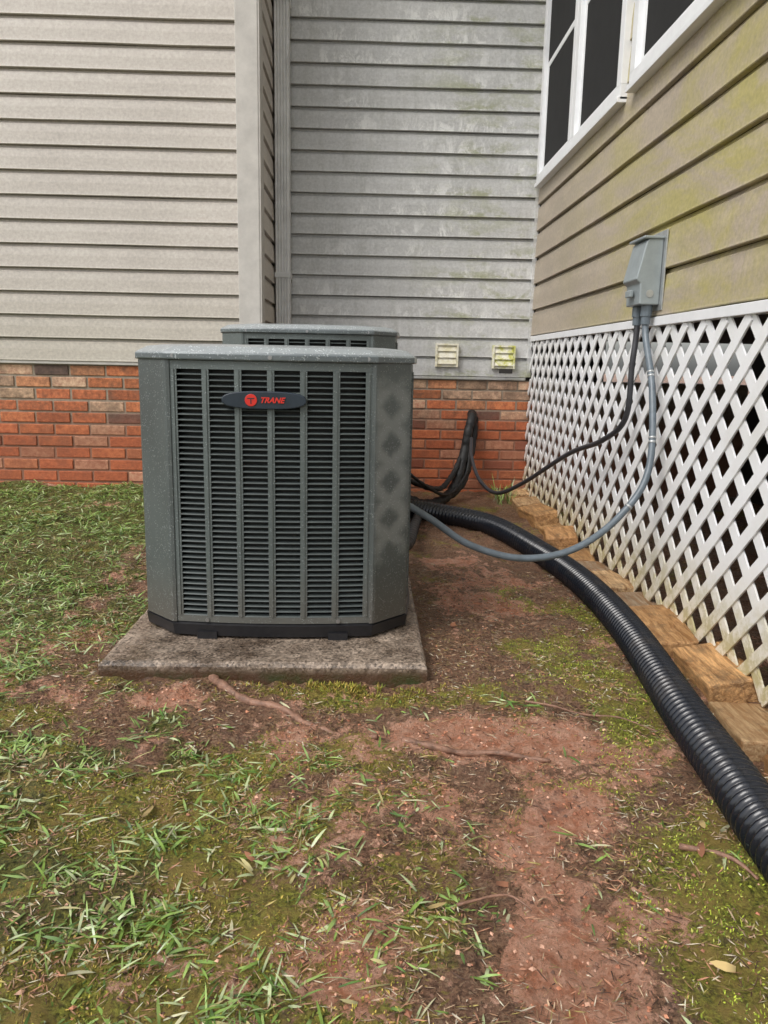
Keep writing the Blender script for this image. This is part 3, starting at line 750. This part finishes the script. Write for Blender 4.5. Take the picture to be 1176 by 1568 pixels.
pad(-.745,.182,2.06,3.08,-.03,.088); pad(-.75,.18,3.62,4.49,-.02,.138)
# ------------------------------------------------------------------ pipe
pts=[(.25,4.42),(.396,4.30),(.672,4.04),(.845,3.60),(.905,3.02),(.897,2.45),(.834,1.854),(.804,1.515),(.79,1.336),(.775,1.0),(.76,.5),(.75,-.4)]
P,s=resample(catmull([gv(x,y,.052) for x,y in pts],14),.0045)
mb=MB(); sweep(mb,P,lambda i:.0505+.0065*min(1,max(-1,1.6*math.sin(s[i]*2*math.pi/.0225))),22); mb.obj('drain_pipe',M_corr,smooth=True)

dbx=empty('disconnect_box')
mb=MB(); mb.box(XR-.022,XR-.017,2.905,3.10,1.14,1.425); mb.obj('back_plate',M_galv,dbx,bevel=.001)
mb=MB(); y0,y1=2.93,3.085
V=[]
for yy in(y0,y1): V+=[(XR-.0225,yy,1.16),(XR-.095,yy,1.16),(XR-.098,yy,1.235),(XR-.115,yy,1.25),(XR-.085,yy,1.385),(XR-.075,yy,1.395),(XR-.0225,yy,1.40)]
k=7; mb.add(V,[tuple(range(k)),tuple(range(2*k-1,k-1,-1))]+[(i,k+i,k+(i+1)%k,(i+1)%k) for i in range(k)])
mb.obj('box_body',M_boxm,dbx,bevel=.005,seg=3)
mb=MB(); mb.box(XR-.098,XR-.0225,y0-.006,y1+.006,1.394,1.404); mb.box(XR-.118,XR-.104,y0+.05,y1-.05,1.19,1.215); mb.obj('box_hood',M_boxm,dbx,bevel=.003)
mb=MB(); sweep(mb,[Vector((XR-.06,y0+.004,1.20)),Vector((XR-.06,y0-.002,1.20))],.014,16); mb.obj('knockout',M_galv,dbx)
for (yy,xx) in((2.965,XR-.055),(3.045,XR-.06)):
    mb=MB(); sweep(mb,[Vector((xx,yy,1.165)),Vector((xx,yy,1.12))],.021,12); sweep(mb,[Vector((xx,yy,1.125)),Vector((xx,yy,1.09))],.017,12); mb.obj('conduit_fitting',M_condG,dbx,smooth=False)
k=.973
B=[(XR-.055,2.965,1.16),(XR-.054,2.955,1.05),(1.07*k,2.9*k,.842),(1.04*k,2.79*k,.57),(.935*k,2.75*k,.41),(.762*k,2.7*k,.298),(.568*k,2.68*k,.265),(.378*k,2.68*k,.31),(.234*k,2.68*k,.40),(.11,2.60,.47)]
P,_=resample(catmull(B,12),.008); mb=MB(); sweep(mb,P,.0125,14,0)
for i in(34,36,66,68,100): sweep(mb,[P[i],P[i+1]],.014,14,1)
mb.obj('electrical_conduit',[M_condG,M_galv],smooth=True)
A=[(XR-.06,3.045,1.16),(XR-.06,3.04,1.05),(1.06*k,3.12*k,.937),(1.06*k,3.15*k,.73),(1.03*k,3.35*k,.62),(.993*k,3.75*k,.517),(.888*k,4.3*k,.29),(.795*k,4.6*k,.185),(.72*k,4.8*k,.23),(.69*k,5.0*k,.35),(.69,5.05,.45)]
P,_=resample(catmull(A,12),.008); mb=MB(); sweep(mb,P,.0115,12); mb.obj('electrical_conduit',M_condB,smooth=True)
ls=MB()
for pts,r in(([(.715,5.27,.60),(.705,5.17,.58),(.68,5.12,.50),(.655,5.1,.36),(.60,4.98,.19),(.50,4.80,.09),(.33,4.55,.10),(.12,4.4,.22)],.03),
             ([(.70,5.27,.555),(.675,5.18,.50),(.63,5.08,.33),(.54,4.9,.20),(.42,4.68,.17),(.12,4.3,.33)],.017),
             ([(.735,5.27,.57),(.725,5.19,.50),(.70,5.12,.35),(.63,5.0,.15),(.45,4.72,.07),(.30,4.2,.10),(.2,3.4,.13),(.12,2.95,.22)],.025),
             ([(.72,5.27,.58),(.70,5.16,.54),(.69,5.11,.42),(.66,5.02,.22),(.52,4.78,.12),(.35,4.5,.22),(.12,4.25,.42)],.010)):
    P,_=resample(catmull(pts,10),.012); sweep(ls,P,(lambda r:(lambda i:r*(1+.14*math.sin(i*.9)*math.sin(i*.31))))(r),12)
ls.obj('refrigerant_lineset',M_foam,smooth=True)

# ------------------------------------------------------------------ light, world, camera
w=bpy.data.worlds.new('World'); scene.world=w; w.use_nodes=True; nt=w.node_tree
EL,AZ=50,-132
bg=nt.nodes['Background']; sky=nt.nodes.new('ShaderNodeTexSky'); sky.sky_type='NISHITA'; sky.sun_disc=False
sky.sun_elevation=math.radians(EL); sky.sun_rotation=math.radians(AZ); sky.air_density=1.0; sky.dust_density=3; sky.ozone_density=1
hs=nt.nodes.new('ShaderNodeHueSaturation'); hs.inputs['Saturation'].default_value=.4; hs.inputs['Value'].default_value=1.32; nt.links.new(sky.outputs[0],hs.inputs['Color'])
nt.links.new(hs.outputs[0],bg.inputs['Color']); bg.inputs['Strength'].default_value=.15
sun=bpy.data.lights.new('sun','SUN'); sun.energy=1.5; sun.angle=math.radians(25); sun.color=(1,.98,.95)
so=bpy.data.objects.new('sun',sun); COL.objects.link(so)
d=Vector((math.sin(math.radians(AZ))*math.cos(math.radians(EL)),math.cos(math.radians(AZ))*math.cos(math.radians(EL)),math.sin(math.radians(EL))))
so.rotation_euler=d.to_track_quat('Z','Y').to_euler(); so.location=(-3,-4,8)

cam=bpy.data.cameras.new('camera'); co=bpy.data.objects.new('camera',cam); COL.objects.link(co)
p=math.radians(11); th=.0246; r=.02
Fw=Vector((math.sin(th)*math.cos(p),math.cos(th)*math.cos(p),-math.sin(p)))
R=Vector((math.cos(th),-math.sin(th),0)); U=R.cross(Fw)
R2=R*math.cos(r)+U*math.sin(r); U2=U*math.cos(r)-R*math.sin(r)
M=Matrix((R2,U2,-Fw)).transposed().to_4x4(); M.translation=Vector((0,0,.93))
co.matrix_world=M
cam.sensor_fit='HORIZONTAL'; cam.sensor_width=36; cam.lens=36.06; cam.clip_start=.02; cam.clip_end=500
scene.camera=co
scene.view_settings.view_transform='Standard'; scene.view_settings.look='None'; scene.view_settings.exposure=0
